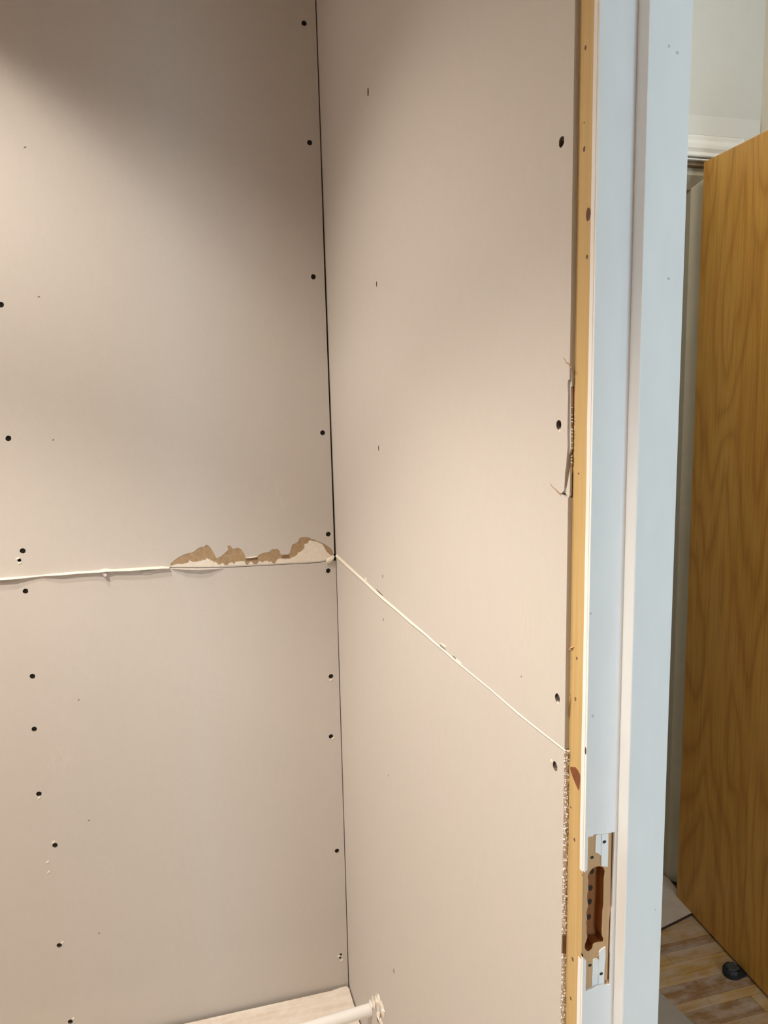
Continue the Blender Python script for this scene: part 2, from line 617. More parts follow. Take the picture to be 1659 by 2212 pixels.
for P, par in ((SCREWS_UP, upper), (SCREWS_LO, lower)):
    for p in P:
        u, v = b_uv(*p)
        add_screw(par, (u, YB + 0.0042, v))
for p, r in small_up:
    u, v = b_uv(*p)
    add_screw(upper, (u, YB + 0.0046, v), me=ME_NAIL, name='nail', sc=r / 0.0028)
for p, r in small_lo:
    u, v = b_uv(*p)
    add_screw(lower, (u, YB + 0.0046, v), me=ME_NAIL, name='nail', sc=r / 0.0028)


def flake(name, uv, w, h, to3d, parent, mat_, out=0.002, rot=0.0):
    """little curled chip of paper or gypsum standing off a board"""
    V, F = [], []
    n = 5
    ca, sa = math.cos(rot), math.sin(rot)
    for i in range(n):
        t = i / (n - 1)
        hw = h * (0.35 + 0.65 * math.sin(math.pi * (0.15 + 0.7 * t))) * random.uniform(0.8, 1.2)
        for k, s in enumerate((-1, 1)):
            a, b = (t - 0.5) * w, s * hw / 2
            lift = -out * (0.15 + 0.85 * math.sin(math.pi * t) ** 0.7) * (1.0 if k == 0 else 0.55)
            V.append(to3d(uv[0] + a * ca - b * sa, uv[1] + a * sa + b * ca, lift))
        for k, s in enumerate((-1, 1)):
            a, b = (t - 0.5) * w, s * hw / 2
            V.append(to3d(uv[0] + a * ca - b * sa, uv[1] + a * sa + b * ca, 0.0004))
    for i in range(n - 1):
        a, b = i * 4, (i + 1) * 4
        F += [(a, a + 1, b + 1, b), (a, b, b + 2, a + 2), (a + 1, a + 3, b + 3, b + 1), (a + 2, b + 2, b + 3, a + 3)]
    F += [(0, 2, 3, 1), ((n - 1) * 4, (n - 1) * 4 + 1, (n - 1) * 4 + 3, (n - 1) * 4 + 2)]
    return mesh_obj(name, V, F, mat_, parent)


# light torn rims below some of the screw holes
for p, par in [((42, 1216), upper), ((715, 1468), lower), ((719, 1594), lower), ((84, 1723), lower), ((115, 1819), lower), ((134, 2036), lower),
               ((102, 1862), lower), ((104, 1884), lower), ((158, 2200), lower), ((38, 1206), upper), ((732, 2065), lower), ((738, 2074), lower)]:
    flake('paper_chip', b_uv(*p), 0.0085, 0.0038, back3, par, M_CORE, 0.0014, random.uniform(0.2, 0.9))
for p, par in [((54, 318), upper), ((84, 641), upper), ((170, 1512), lower), ((192, 1772), lower), ((214, 2016), lower), ((115, 950), upper)]:
    flake('paper_nick', b_uv(*p), 0.005, 0.002, back3, par, M_HOLE, 0.0005, random.uniform(0.2, 0.9))

# torn patch: kraft layer and bared gypsum
plate('exposed_gypsum', [tp(x, y) for x, y in [(x, min(y + 0, 414)) for x, y in TORN]], back3, 0.004, [M_CORE], upper, depth=0.0009,
      label='bare cream gypsum core')
kraft = TORN[:TORN.index((1498, 305)) + 1] + list(reversed(WHITE_TOP))
plate('torn_paper', bounded(kraft), back3, 0.0004, [M_KRAFT], upper, depth=0.0005, label='torn brown paper layer')
for quad in ([(752, 342), (800, 338), (858, 332), (858, 352), (820, 358), (760, 362)], [(1056, 318), (1090, 312), (1122, 310), (1128, 334), (1090, 344), (1060, 332)]):
    plate('torn_paper', bounded(quad), back3, 0.0003, [M_KRAFT_DK], upper, depth=0.00045, label='darker torn paper layer')
flake('paper_flap', tp(805, 330), 0.027, 0.0032, back3, upper, M_CORE, 0.002, 0.06)


def ridge(name, pts, to3d, parent, mats):
    """raised joint: sloping pale bevel, thin lip, undercut; pts = (u, v, bevel height, proud, drop)"""
    V, F, M = [], [], []
    for u, v, hh, a, dr in pts:
        V += [to3d(u, v + hh, 0.0004), to3d(u, v, -a), to3d(u, v - 0.0008, -a * 0.9), to3d(u, v - dr, 0.0006)]
    for i in range(len(pts) - 1):
        A, B = i * 4, (i + 1) * 4
        for k in range(3):
            F.append((A + k, B + k, B + k + 1, A + k + 1))
            M.append(0 if k == 0 else 1)
        F.append((A, A + 3, B + 3, B))
        M.append(1)
    F += [(0, 1, 2, 3), (len(V) - 4, len(V) - 1, len(V) - 2, len(V) - 3)]
    M += [1, 1]
    return mesh_obj(name, V, F, mats, parent, fmat=M)


pts = []
rp = [(-420, 1277, 5, 3), (-200, 1263, 6, 3), (-60, 1255, 5, 4), (0, 1251, 5, 4.5), (30, 1249.5, 4.5, 4.5), (60, 1246.5, 4, 2.8), (90, 1243.5, 3, 1.8), (100, 1242.5, 4, 2.5), (130, 1241, 6, 3.8),
      (165, 1238, 6, 3.6), (200, 1236, 5.5, 3.5), (214, 1235, 6, 4), (222, 1234, 9, 5), (230, 1233, 8, 5), (245, 1232.5, 6, 3.8), (280, 1231, 6.5, 4.4), (320, 1228.5, 6.5, 4.4),
      (350, 1226.5, 5.5, 4), (366, 1226, 4, 3.6)]
for px, py, hh, a in rp:
    u, v = b_uv(px, py)
    pts.append((u, v + random.uniform(-.0003, .0003), hh * 0.00060, a * 0.0023, 0.0030))
ridge('lifted_edge', pts, back3, lower, [M_CORE, M_PAPER])
pts = []
for px, py, hh, a in [(372, 1227.5, 1, 1.5), (400, 1229, 1, 4.2), (430, 1229.5, 1, 4.6), (455, 1228.5, 1, 3.2), (482, 1227, 1, 0.6)]:
    u, v = b_uv(px, py)
    pts.append((u, v, hh * 0.0008, a * 0.0021, 0.003))
ridge('lifted_edge', pts, back3, lower, [M_PAPER, M_PAPER])
flake('paper_flap', b_uv(226, 1238), 0.012, 0.012, back3, lower, M_PAPER, 0.0125, 0.5)
flake('paper_flap', b_uv(262, 1236), 0.030, 0.006, back3, lower, M_PAPER, 0.003, 0.05)
flake('paper_flap', b_uv(318, 1236), 0.034, 0.007, back3, lower, M_PAPER, 0.003, 0.06)
flake('paper_flap', b_uv(20, 1255), 0.050, 0.005, back3, lower, M_PAPER, 0.0035, 0.06)


def lump(name, centre, size, mat_, parent, seed=0, sub=2, jag=0.25, rot=(0, 0, 0)):
    rnd = random.Random(seed)
    bm = bmesh.new()
    bmesh.ops.create_icosphere(bm, subdivisions=sub, radius=1)
    for v in bm.verts:
        v.co *= 1 + rnd.uniform(-jag, jag)
    R = Matrix.Rotation(rot[2], 3, 'Z') @ Matrix.Rotation(rot[1], 3, 'Y') @ Matrix.Rotation(rot[0], 3, 'X')
    V = [Vector(centre) + R @ Vector((v.co.x * size[0], v.co.y * size[1], v.co.z * size[2])) for v in bm.verts]
    F = [tuple(v.index for v in f.verts) for f in bm.faces]
    bm.free()
    return mesh_obj(name, V, F, mat_, parent)


u, v = b_uv(713, 1208)
lump('gypsum_chunk', (u, YB - 0.003, v), (0.012, 0.005, 0.006), M_CORE, upper, 3, 2, 0.18, (0, -0.6, 0))

# ---- plasterboard side wall (partition) -------------------------------------
Y_END = 0.655
wall_right = box('wall_right', XS + 0.0132, HALL_X0 - 0.012, Y_END + 0.002, YB + 0.0135, -0.012, CEIL, M_STUD, kind=S,
                 label='beige plasterboard partition running up to the white door frame', category='wall')
box('hall_lining', HALL_X0 - 0.0118, HALL_X0 - 0.0002, Y_END, HALL_Y1, -0.012, CEIL, M_HALLWALL, wall_right)
JS = [s_uv(*p) for p in [(727, 1199), (760, 1230), (790, 1257), (830, 1294), (900, 1353), (945, 1392), (985, 1427), (1060, 1489), (1120, 1541), (1170, 1581), (1224, 1623)]]


def js(u):
    return interp(JS, u)


yy = [YB + 0.010, 1.74, 1.70, 1.6, 1.5, 1.4, 1.3, 1.2, 1.1, 1.02, 0.95, 0.88, 0.8, 0.74, 0.70, 0.655]
# broken near edge of the upper board (crop scale 6.147 at (1170, 740))
def en(x, y):
    return s_uv(1170 + x / 6.147, 740 + y / 6.147)


NOTCH = [(408, 345), (385, 350), (382, 480), (350, 500), (345, 560), (350, 700), (345, 980), (342, 1180), (345, 1380), (335, 1500), (325, 1640), (312, 1720), (300, 1960), (255, 2010), (320, 2060), (360, 2065)]
nl = [en(*p) for p in NOTCH]
end_top = [(Y_END, js(Y_END) + 0.0006)]
nl_f = [(max(a, Y_END + 0.0003), b) for a, b in nl]
nl_f[0] = (Y_END, nl_f[0][1])
nl_f[-1] = (Y_END, nl_f[-1][1])
side_up = [(YB + 0.010, CEIL)] + [(u, js(u) + 0.0006) for u in yy[:-1]] + end_top + list(reversed(nl_f)) + [(Y_END, CEIL)]
S_UP = [(1213, 306), (1207, 918), (1204, 1508)]
S_LO = [(1199, 1655)]
N_UP = [((799, 199), .0045), ((816, 614), .0030), ((819, 968), .0032), ((827, 1245), .0020)]
N_LO = [((828, 1338), .0020), ((839, 1675), .0016), ((851, 2098), .0032)]


def side_holes(S_, N_):
    hs = [circle(*s_uv(*p), 0.0050, 14, 0.08) for p in S_]
    for p, r in N_:
        a, b = s_uv(*p)
        hs.append(circle(a, b, r, 9, 0.15, r * 1.7))
    return hs


s_upper = plate('gypsum_board', side_up, side3, 0.013, [M_PAPER, M_PAPER, M_HOLE], wall_right, side_holes(S_UP, N_UP), hole_depth=0.007,
                label='upper beige side board with a broken near edge')
rnd = random.Random(5)
crumb = []
zc = js(Y_END) - 0.0006
z = zc - 0.004
while z > 0.02:
    crumb.append((Y_END + rnd.uniform(0.0, 0.0008), z))
    z -= rnd.uniform(0.004, 0.011)
side_lo = [(YB + 0.010, -0.012)] + [(YB + 0.010, js(YB) - 0.0006)] + [(u, js(u) - 0.0006) for u in yy[1:-1]] + [(Y_END, zc)] + crumb + [(Y_END, -0.012)]
s_lower = plate('gypsum_board', side_lo, side3, 0.013, [M_PAPER, M_CRUMB, M_HOLE], wall_right, side_holes(S_LO, N_LO), hole_depth=0.007,
                label='lower beige side board with a crumbling near edge')
for P, par in ((S_UP, s_upper), (S_LO, s_lower)):
    for p in P:
        a, b = s_uv(*p)
        add_screw(par, (XS + 0.0042 + lean(a, b), a, b), True, sc=0.86)
for P, par in ((N_UP, s_upper), (N_LO, s_lower)):
    for p, r in P:
        a, b = s_uv(*p)
        add_screw(par, (XS + 0.0044 + lean(a, b), a, b), True, ME_NAIL, 'nail', r / 0.0028)
for p, par in [((1210, 930), s_upper), ((797, 190), s_upper), ((1206, 1518), s_upper), ((1192, 1643), s_lower)]:
    a, b = s_uv(*p)
    flake('paper_chip', (a, b), 0.004, 0.0022, side3, par, M_CORE, 0.0008, random.uniform(-1, 1))
a, b = s_uv(1126, 1461)
flake('paper_nick', (a, b), 0.003, 0.0012, side3, s_upper, M_HOLE, 0.0004, 0.4)

pts = []
rs = [(727, 1199, 9, 4.5), (760, 1230, 9, 4), (790, 1257, 8, 3.5), (806, 1272, 8, 3.5), (830, 1294, 8, 3.5), (860, 1319, 7, 3), (890, 1345, 7.5, 3), (920, 1370, 5.5, 2.6), (938, 1386, 5, 2.2),
      (960, 1405, 4, 2.0), (985, 1427, 4, 1.8), (1020, 1456, 4, 1.5), (1060, 1489, 4, 1.4), (1120, 1541, 4.5, 1.4), (1170, 1581, 4, 1.2), (1200, 1604, 3.4, 1.0), (1222, 1621, 3, 1.0)]
for px, py, hh, a in rs:
    u, v = s_uv(px, py)
    k = 1.0 / (FPX / (ray(px, py) * (XS / ray(px, py).x)).length)
    pts.append((u, v - 0.25 * hh * k + random.uniform(-.0003, .0003), 0.62 * hh * k, a * 0.0007, 0.0016))
ridge('lifted_edge', pts, side3, s_lower, [M_CORE, M_PAPER])
for p, w, hh, rt, mt, par in [((820, 1280), 0.05, 0.0016, 0.02, M_VOID, s_upper), ((956, 1398), 0.026, 0.0011, 0.0, M_VOID, s_upper), ((983, 1421), 0.020, 0.0011, 0.0, M_VOID, s_upper),
                              ((790, 1251), 0.016, 0.006, 0.1, M_CORE, s_upper), ((958, 1393), 0.026, 0.0018, -0.06, M_CORE, s_upper), ((991, 1428), 0.024, 0.0016, 0.0, M_CORE, s_upper),
                              ((742, 1212), 0.05, 0.005, 0.0, M_CORE, s_lower)]:
    flake('joint_gap' if mt is M_VOID else 'paper_flap', s_uv(*p), w, hh, side3, par, mt, 0.0004 if mt is M_VOID else 0.0010, rt)  # dark gap strips carry the shade of the open joint

# crumbling end of the lower board: many small gypsum grains, too small to pick apart
V, F = [], []
rnd = random.Random(11)
z = zc - 0.002
zt0 = on_x(1220, 2030, XS).z
zt1 = on_x(1220, 2070, XS).z
while z > 0.02:
    for q in range(3):
        gx = XS + 0.0005 + rnd.uniform(0, 0.0048)
        gz = z + rnd.uniform(-.002, .002)
        if zt1 < gz < zt0:
            continue
        r = rnd.uniform(0.0006, 0.0017)
        gy = Y_END - rnd.uniform(-0.0006, 0.0010)
        n0 = len(V)
        V += [(gx + r * sx * rnd.uniform(.6, 1.2), gy + r * sy * rnd.uniform(.6, 1.2), gz + r * sz * rnd.uniform(.6, 1.2)) for sx, sy, sz in
              ((1, 0, 0), (-1, 0, 0), (0, 1, 0), (0, -1, 0), (0, 0, 1), (0, 0, -1))]
        F += [(n0 + a, n0 + b, n0 + c) for a, b, c in ((0, 2, 4), (2, 1, 4), (1, 3, 4), (3, 0, 4), (2, 0, 5), (1, 2, 5), (3, 1, 5), (0, 3, 5))]
    z -= rnd.uniform(0.0016, 0.0034)
mesh_obj('gypsum_crumbs', V, F, M_CRUMB, s_lower, kind='stuff', label='pale crumbling gypsum edge')
box('gap_wood', XS + 0.0006, XS + 0.0055, Y_END - 0.0006, Y_END + 0.001, zt1, zt0, M_KRAFT_DK, s_lower)
lump('gypsum_chunk', (XS + 0.003, Y_END - 0.0005, zc - 0.002), (0.0032, 0.002, 0.0022), M_CORE, s_lower, 8)

# broken near edge of the upper board: sunken remnant, dark stud, torn fibres and cracks
def sd(off):
    return lambda u, v, d: (XS + off + d, u, v)


def eo(off, *pts):
    out = []
    for x, y in pts:
        p = on_x(1170 + x / 6.147, 740 + y / 6.147, XS + off)
        out.append((max(p.y, Y_END - 0.0004), p.z))
    return out


plate('broken_edge', eo(.0022, (412, 352), (388, 360), (384, 480), (350, 520), (346, 600), (385, 590), (408, 575), (425, 560)), sd(.0022), .002, [M_PAPER], s_upper)
plate('broken_edge', eo(.0022, (388, 588), (346, 600), (344, 900), (340, 1180), (344, 1380), (334, 1505), (372, 1475), (396, 1400), (402, 1200), (384, 1120), (386, 1000), (390, 800)), sd(.0022), .002, [M_PAPER], s_upper)
plate('torn_paper', eo(.0038, (334, 1500), (412, 1485), (412, 1640), (345, 1700), (316, 1720)), sd(.0038), .001, [M_KRAFT_DK], s_upper)
plate('broken_edge', eo(.0016, (376, 1700), (406, 1680), (404, 2030), (355, 2060), (300, 1975), (330, 1930)), sd(.0016), .002, [M_PAPER], s_upper)
plate('torn_paper', eo(.0036, (340, 1690), (402, 1650), (398, 1740), (356, 1860), (320, 1990), (296, 1985), (310, 1760)), sd(.0036), .001, [M_KRAFT], s_upper)
plate('bared_stud', eo(.0046, (440, 580), (388, 585), (386, 800), (388, 1000), (380, 1180), (400, 1480), (425, 1480)), sd(.0046), .001, [M_KNOT], s_upper,
      label='dark red-brown stud wood in the break')
for (x, y) in [(404, 860), (402, 960), (420, 1010), (408, 1050), (404, 1150), (408, 1195), (408, 1250), (406, 1330), (400, 1400), (402, 1510), (404, 1550), (400, 1590)]:
    flake('torn_fibre', eo(.003, (x, y))[0], 0.0030, 0.0007, sd(0.003), s_upper, M_PAPER, 0.0006, random.uniform(-0.5, 0.6))


def crack(p0, p1, w, parent, mat_, n=7):
    V, F = [], []
    a, b = Vector(p0), Vector(p1)
    t = (b - a).normalized()
    nn = Vector((-t.y, t.x))
    for i in range(n):
        k = i / (n - 1)
        c = a.lerp(b, k) + nn * random.uniform(-0.4, 0.4) * w
        ww = w * (0.25 + 0.75 * k) * random.uniform(0.7, 1.2)
        V += [side3(*(c + nn * ww / 2), -0.0002), side3(*(c - nn * ww / 2), -0.0002), side3(*(c + nn * ww / 2), 0.0004), side3(*(c - nn * ww / 2), 0.0004)]
    for i in range(n - 1):
        A, B = 4 * i, 4 * i + 4
        F += [(A, A + 1, B + 1, B), (A, B, B + 2, A + 2), (A + 1, A + 3, B + 3, B + 1)]
    return mesh_obj('paper_crack', V, F, mat_, parent)


crack(en(285, 200), en(395, 335), 0.0022, s_upper, M_KRAFT)
crack(en(115, 1885), en(258, 2010), 0.0024, s_upper, M_KRAFT)

# ---- door frame (near jamb without its strike plate) --------------------------
XJ, XSTEP, XR = 0.365, 0.401, 0.443
YF, YS = 0.621, 0.605
YRAW = YF + 0.003
door_1 = root('door_1', (0.404, 0.63, 0.0), 'white painted door frame with raw pine edge and chiselled lock recess', 'door frame', S)


def jf(px, py, Y=YF):
    p = on_y(px, py, Y)
    return (p.x, p.z)


def j3(Y):
    return lambda u, v, d: (u, Y + d, v)


def z5(x, y):
    return (1220 + x / 11.85, 1780 + y / 11.85)


def z6(x, y):
    return (1220 + x / 10.06, 1960 + y / 10.06)


JTOP = 2.09
rec_right = [(1328, 1797), (1325.5, 1880), (1323, 1960), (1320.5, 2040), (1318, 2124)]
outl = [(XSTEP, -0.01), (XSTEP, JTOP), (XJ, JTOP)]
notch = [z5(500, 1240), z5(548, 1205), z5(580, 1170), z5(588, 800), z5(595, 345), z5(620, 325), z5(720, 312), z5(740, 275), z5(800, 255), z5(830, 268), z5(960, 262), z5(1120, 235)]
notch += rec_right
notch += [z6(985, 1685), z6(900, 1690), z6(850, 1680), z6(700, 1710), z6(620, 1750), z6(500, 1800), z6(450, 1830), z6(458, 1600), z6(465, 1160), z6(420, 1112), z6(385, 1095), z6(340, 1062)]
nj = [jf(*p) for p in notch]
nj[0] = (XJ, nj[0][1])
nj[-1] = (XJ, nj[-1][1] + 0.0008)
nj = [(min(max(a, XJ), XSTEP - 0.0008), b) for a, b in nj]
outl += nj + [(XJ, -0.01)]
plate('rebate_face', outl, j3(YF), 0.003, [M_PAINT], door_1, label='white painted rebate face broken away around the lock recess')

mort = [z5(640, 1225), z5(690, 1155), z5(740, 1120), z5(800, 1090), z5(880, 1080), z5(950, 1092), z5(995, 1125), z5(1020, 1200), z5(1010, 1290), z5(995, 1400), z5(990, 1700), z5(985, 2050),
        z6(815, 80), z6(810, 300), z6(800, 480), z6(805, 600), z6(840, 690), z6(820, 745), z6(740, 748), z6(650, 770), z6(610, 800), z6(595, 880), z6(550, 935), z6(500, 952), z6(455, 925), z6(432, 875), z6(440, 800),
        z6(470, 720), z6(490, 640), z6(470, 540), z6(478, 430), z6(462, 330), z6(485, 240), z6(466, 130), z5(600, 2080), z5(572, 1930), z5(575, 1790), z5(605, 1680), z5(590, 1560), z5(612, 1450), z5(585, 1370), z5(598, 1290)]
mj = [jf(*p, Y=YRAW) for p in mort]
gro = [z5(1200, 215), z5(1268, 205), z5(1262, 800), z5(1245, 1500), z5(1225, 2100), z6(1010, 300), z6(985, 900), z6(972, 1560), z6(925, 1560), z6(940, 900), z6(965, 300), z5(1180, 2100), z5(1180, 1500), z5(1190, 800)]
gj = [jf(*p, Y=YRAW) for p in gro]
raw_out = [(XJ, -0.01), (XSTEP, -0.01), (XSTEP, JTOP), (XJ, JTOP)]
raw = plate('raw_timber', raw_out, j3(YRAW), 0.0475 - 0.0165, [M_PINETAN, M_PINE, M_MORTISE], door_1, [mj, gj], hole_depth=[0.0125, 0.0016], label='raw yellow pine edge of the jamb')
hol = [(z5(690, 1205), .0026, .0034), (z5(655, 1635), .0026, .0032), (z5(635, 1985), .0026, .0032), (z6(525, 205), .0024, .0032), (z6(530, 640), .0022, .003), (z6(510, 880), .0036, .0036)]
hcirc = []
for p, rx, rz in hol:
    u, v = jf(*p, Y=YRAW + 0.012)
    hcirc.append(circle(u, v, rx, 12, 0.05, rz))
mo = [(a, b) for a, b in mj]
cx_, cz_ = sum(a for a, b in mo) / len(mo), sum(b for a, b in mo) / len(mo)
plate('mortise_floor', [(XJ + 0.0008, min(b for a, b in mo) - .002), (XSTEP - 0.001, min(b for a, b in mo) - .002), (XSTEP - 0.001, max(b for a, b in mo) + .002), (XJ + .0008, max(b for a, b in mo) + .002)],
      j3(YRAW + 0.012), 0.001, [M_MORTISE], raw, label='red-brown chiselled bottom of the lock mortise')
for c in hcirc:
    plate('drill_hole', c, j3(YRAW + 0.0118), 0.0006, [M_DARKSHADE], raw)  # flat discs, the shade of each hole is in their colour
plate('groove_floor', [(min(a for a, b in gj) - .0005, min(b for a, b in gj)), (max(a for a, b in gj) + .0005, min(b for a, b in gj)), (max(a for a, b in gj) + .0005, max(b for a, b in gj)), (min(a for a, b in gj) - .0005, max(b for a, b in gj))],
      j3(YRAW + 0.0015), 0.0004, [M_GROOVE], raw)
STRIPS = [([z5(800, 285), z5(935, 272), z5(930, 810), z5(905, 795), z5(880, 768), z5(830, 737), z5(780, 728)], 0.0006),
          ([z5(950, 268), z5(1120, 242), z5(1112, 700), z5(1100, 1100), z5(1020, 1085), z5(940, 1078), z5(938, 800)], 0.0012),
          ([z6(615, 1145), z6(640, 1120), z6(700, 1112), z6(735, 1135), z6(728, 1500), z6(722, 1690), z6(590, 1735), z6(595, 1500), z6(605, 1350)], 0.0006),
          ([z6(748, 1140), z6(748, 972), z6(800, 915), z6(885, 862), z6(885, 1100), z6(865, 1300), z6(850, 1668), z6(730, 1688), z6(738, 1400)], 0.0012)]
for st, hgt in STRIPS:
    plate('painted_strip', [jf(*p, Y=YRAW - hgt) for p in st], j3(YRAW - hgt), hgt, [M_PAINT], raw, label='white painted strip left in the recess')
for p, r, yy_ in [(z5(1015, 458), .0020, YRAW - .0014), (z5(700, 855), .0019, YRAW - .0002), (z6(548, 1260), .0019, YRAW - .0002), (z6(795, 1445), .0019, YRAW - .0014)]:
    u, v = jf(*p, Y=yy_)
    plate('screw_hole', circle(u, v, r, 10, 0.1, r * 0.85), j3(yy_), 0.0005, [M_STEEL], raw)  # dark discs carry the shade inside the empty screw holes
for p, sx in [(z6(925, 1620), .0028), (z6(700, 1040), .0016), (z6(905, 1600), .002), (z6(620, 1745), .0015), (z6(395, 1120), .0018)]:
    u, v = jf(*p, Y=YRAW)
    lump('wood_chip', (u, YRAW - 0.0006, v), (sx, 0.0009, 0.0011), M_PINETAN, raw, int(sx * 1e5), 1)
# paint carried round on to the raw edge, broken away beside the recess
zbrk0, zbrk1 = on_x(1252, 1876, XJ).z, on_x(1247, 2062, XJ).z
for z0, z1 in ((zbrk0, JTOP), (-0.01, zbrk1)):
    zz = [z0 + (z1 - z0) * i / 24 for i in range(25)]
    edge = [(YRAW + 0.0062 + random.uniform(-.0005, .0005), q) for q in zz]
    o_ = edge + [(YRAW, z1), (YRAW, z0)]
    plate('painted_edge', o_, lambda u, v, d: (XJ - 0.0003 + d, u, v), 0.0004, [M_PAINT], door_1, label='cream painted corner of the jamb')
# stop, head, far jamb of the frame
box('door_stop_moulding', XSTEP + 0.0001, XR, YS, YF + 0.034, -0.01, JTOP, M_PAINT, door_1, bevel=0.0012, label='white painted stop of the jamb')
Y2 = YF - 0.88
box('frame_head', XJ, XSTEP, Y2 - 0.03, YF + 0.034, JTOP + 0.0002, JTOP + 0.034, M_PAINT, door_1)
box('frame_head', XSTEP + .0001, XR, Y2 - 0.03, YF + 0.034, JTOP - 0.016, JTOP + 0.034, M_PAINT, door_1)
box('frame_jamb', XJ, XR, Y2 - 0.034, Y2, -0.01, JTOP, M_PAINT, door_1)
# knots and nail holes on the raw edge
for px, py, rx, rz, mt in [(1265, 103, .0016, .0020, M_NAIL), (1262, 322, .0018, .0024, M_NAIL), (1271, 463, .0038, .0058, M_KNOTDK), (1268, 555, .0016, .0019, M_NAIL), (1250, 1023, .0011, .0011, M_NAIL),
                           (1246, 1422, .0014, .0018, M_NAIL), (1243, 1510, .0015, .0022, M_NAIL), (1241, 1814, .0016, .0018, M_NAIL), (1237, 2072, .0019, .0022, M_NAIL), (1233, 2157, .0016, .0018, M_NAIL),
                           (1258, 1890, .0009, .001, M_NAIL), (1262, 265, .0008, .0008, M_NAIL), (1233, 1744, .0010, .0010, M_NAIL)]:
    p = on_x(px, py, XJ)
    plate('knot' if mt is M_KNOTDK else 'nail_hole', circle(p.y, p.z, rx, 12, 0.12, rz), lambda u, v, d: (XJ - 0.00015 + d, u, v), 0.0003, [mt], raw)
kn = [(335, 640), (345, 628), (410, 632), (440, 670), (475, 735), (478, 800), (470, 900), (462, 965), (440, 930), (405, 850), (370, 760), (345, 680)]
kl = []
for x, y in kn:
    p = on_x(1180 + x / 6.506, 1560 + y / 6.506, XJ)
    kl.append((max(p.y, YRAW + 0.0055), p.z))
plate('knot', kl, lambda u, v, d: (XJ - 0.00015 + d, u, v), 0.0003, [M_KNOT], raw, label='red-brown half-moon knot')
for (x, y, w, r_) in [(300, 440, .008, .2), (340, 430, .008, -.5), (300, 735, .003, .3)]:
    p = on_x(1190 + x / 7.373, 1340 + y / 7.373, XJ)
    flake('splinter', (p.y, p.z), w, 0.0016, lambda u, v, d: (XJ + d, u, v), raw, M_PINETAN, 0.002, r_)
for seg in ([(255, 1400), (300, 1190), (310, 1240), (285, 1560), (262, 1720), (280, 1450)],):
    lp = [on_x(1190 + x / 7.373, 1340 + y / 7.373, XJ - 0.001) for x, y in seg]
    plate('splinter', [(p.y, p.z) for p in lp], lambda u, v, d: (XJ - 0.0008 + d, u, v), 0.0008, [M_PINE], raw)
    lp = [on_x(1190 + x / 7.373, 1340 + y / 7.373, XJ - 0.0003) for x, y in [(310, 1240), (300, 1500), (268, 1725), (282, 1480)]]
    plate('split_crack', [(p.y, p.z) for p in lp], lambda u, v, d: (XJ - 0.0009 + d, u, v), 0.0003, [M_KNOTDK], raw)
for px, py, Y, r in [(1280, 1547, YF, .0016), (1445, 100, YS, .0013), (1463, 114, YS, .0014), (1444, 602, YS, .0013), (1276, 1325, YF, .001), (1416, 1965, YS, .0008)]:
    u, v = jf(px, py, Y)
    plate('dent', circle(u, v, r, 9, 0.25), j3(Y - 0.00012), 0.0002, [M_GREYMARK], door_1)
p = on_x(1264.5, 1622, XJ - .0004)
plate('dent', circle(p.y, p.z, .0012, 9, 0.2, .0035), lambda u, v, d: (XJ - 0.0005 + d, u, v), 0.0003, [M_NAIL], door_1)

# wall over the frame and wall on its other side
box('wall_over_door', XS, HALL_X0, Y2 - 0.03, Y_END, JTOP + 0.0345, CEIL, M_PAPER, kind=S, label='strip of wall above the near door frame', category='wall')
box('wall_beside_door', XS, HALL_X0, ROOM_Y0, Y2 - 0.0345, -0.012, CEIL, M_ROOM, kind=S, label='wall on the far side of the near doorway', category='wall')

# ---- white pipe coming out of the side wall -----------------------------------
pipe = root('pipe', (-0.4, 1.45, -0.012), 'white plastic pipe running out of a rough plaster hole near the floor', 'pipe')
P0 = on_x(812, 2177, XS + 0.012)
P1 = on_y(690, 2214, P0.y - 0.004)
dirp = (P1 - P0).normalized()


def tube(name, a, b, r, mat_, parent, n=20, inner=None):
    t = (Vector(b) - Vector(a)).normalized()
    q = t.orthogonal().normalized()
    s = t.cross(q)
    V, F = [], []
    for c in (a, b):
        for i in range(n):
            an = 2 * math.pi * i / n
            V.append(Vector(c) + (q * math.cos(an) + s * math.sin(an)) * r)
    for i in range(n):
        F.append((i, (i + 1) % n, n + (i + 1) % n, n + i))
    F += [tuple(range(n)), tuple(range(2 * n - 1, n - 1, -1))]
    o = mesh_obj(name, V, F, mat_, parent)
    capped = set()
    for p in o.data.polygons:
        p.use_smooth = len(p.vertices) == 4
        if len(p.vertices) != 4:
            capped |= {tuple(sorted(k)) for k in p.edge_keys}
    for e in o.data.edges:
        if tuple(sorted(e.vertices)) in capped:
            e.use_edge_sharp = True
    return o


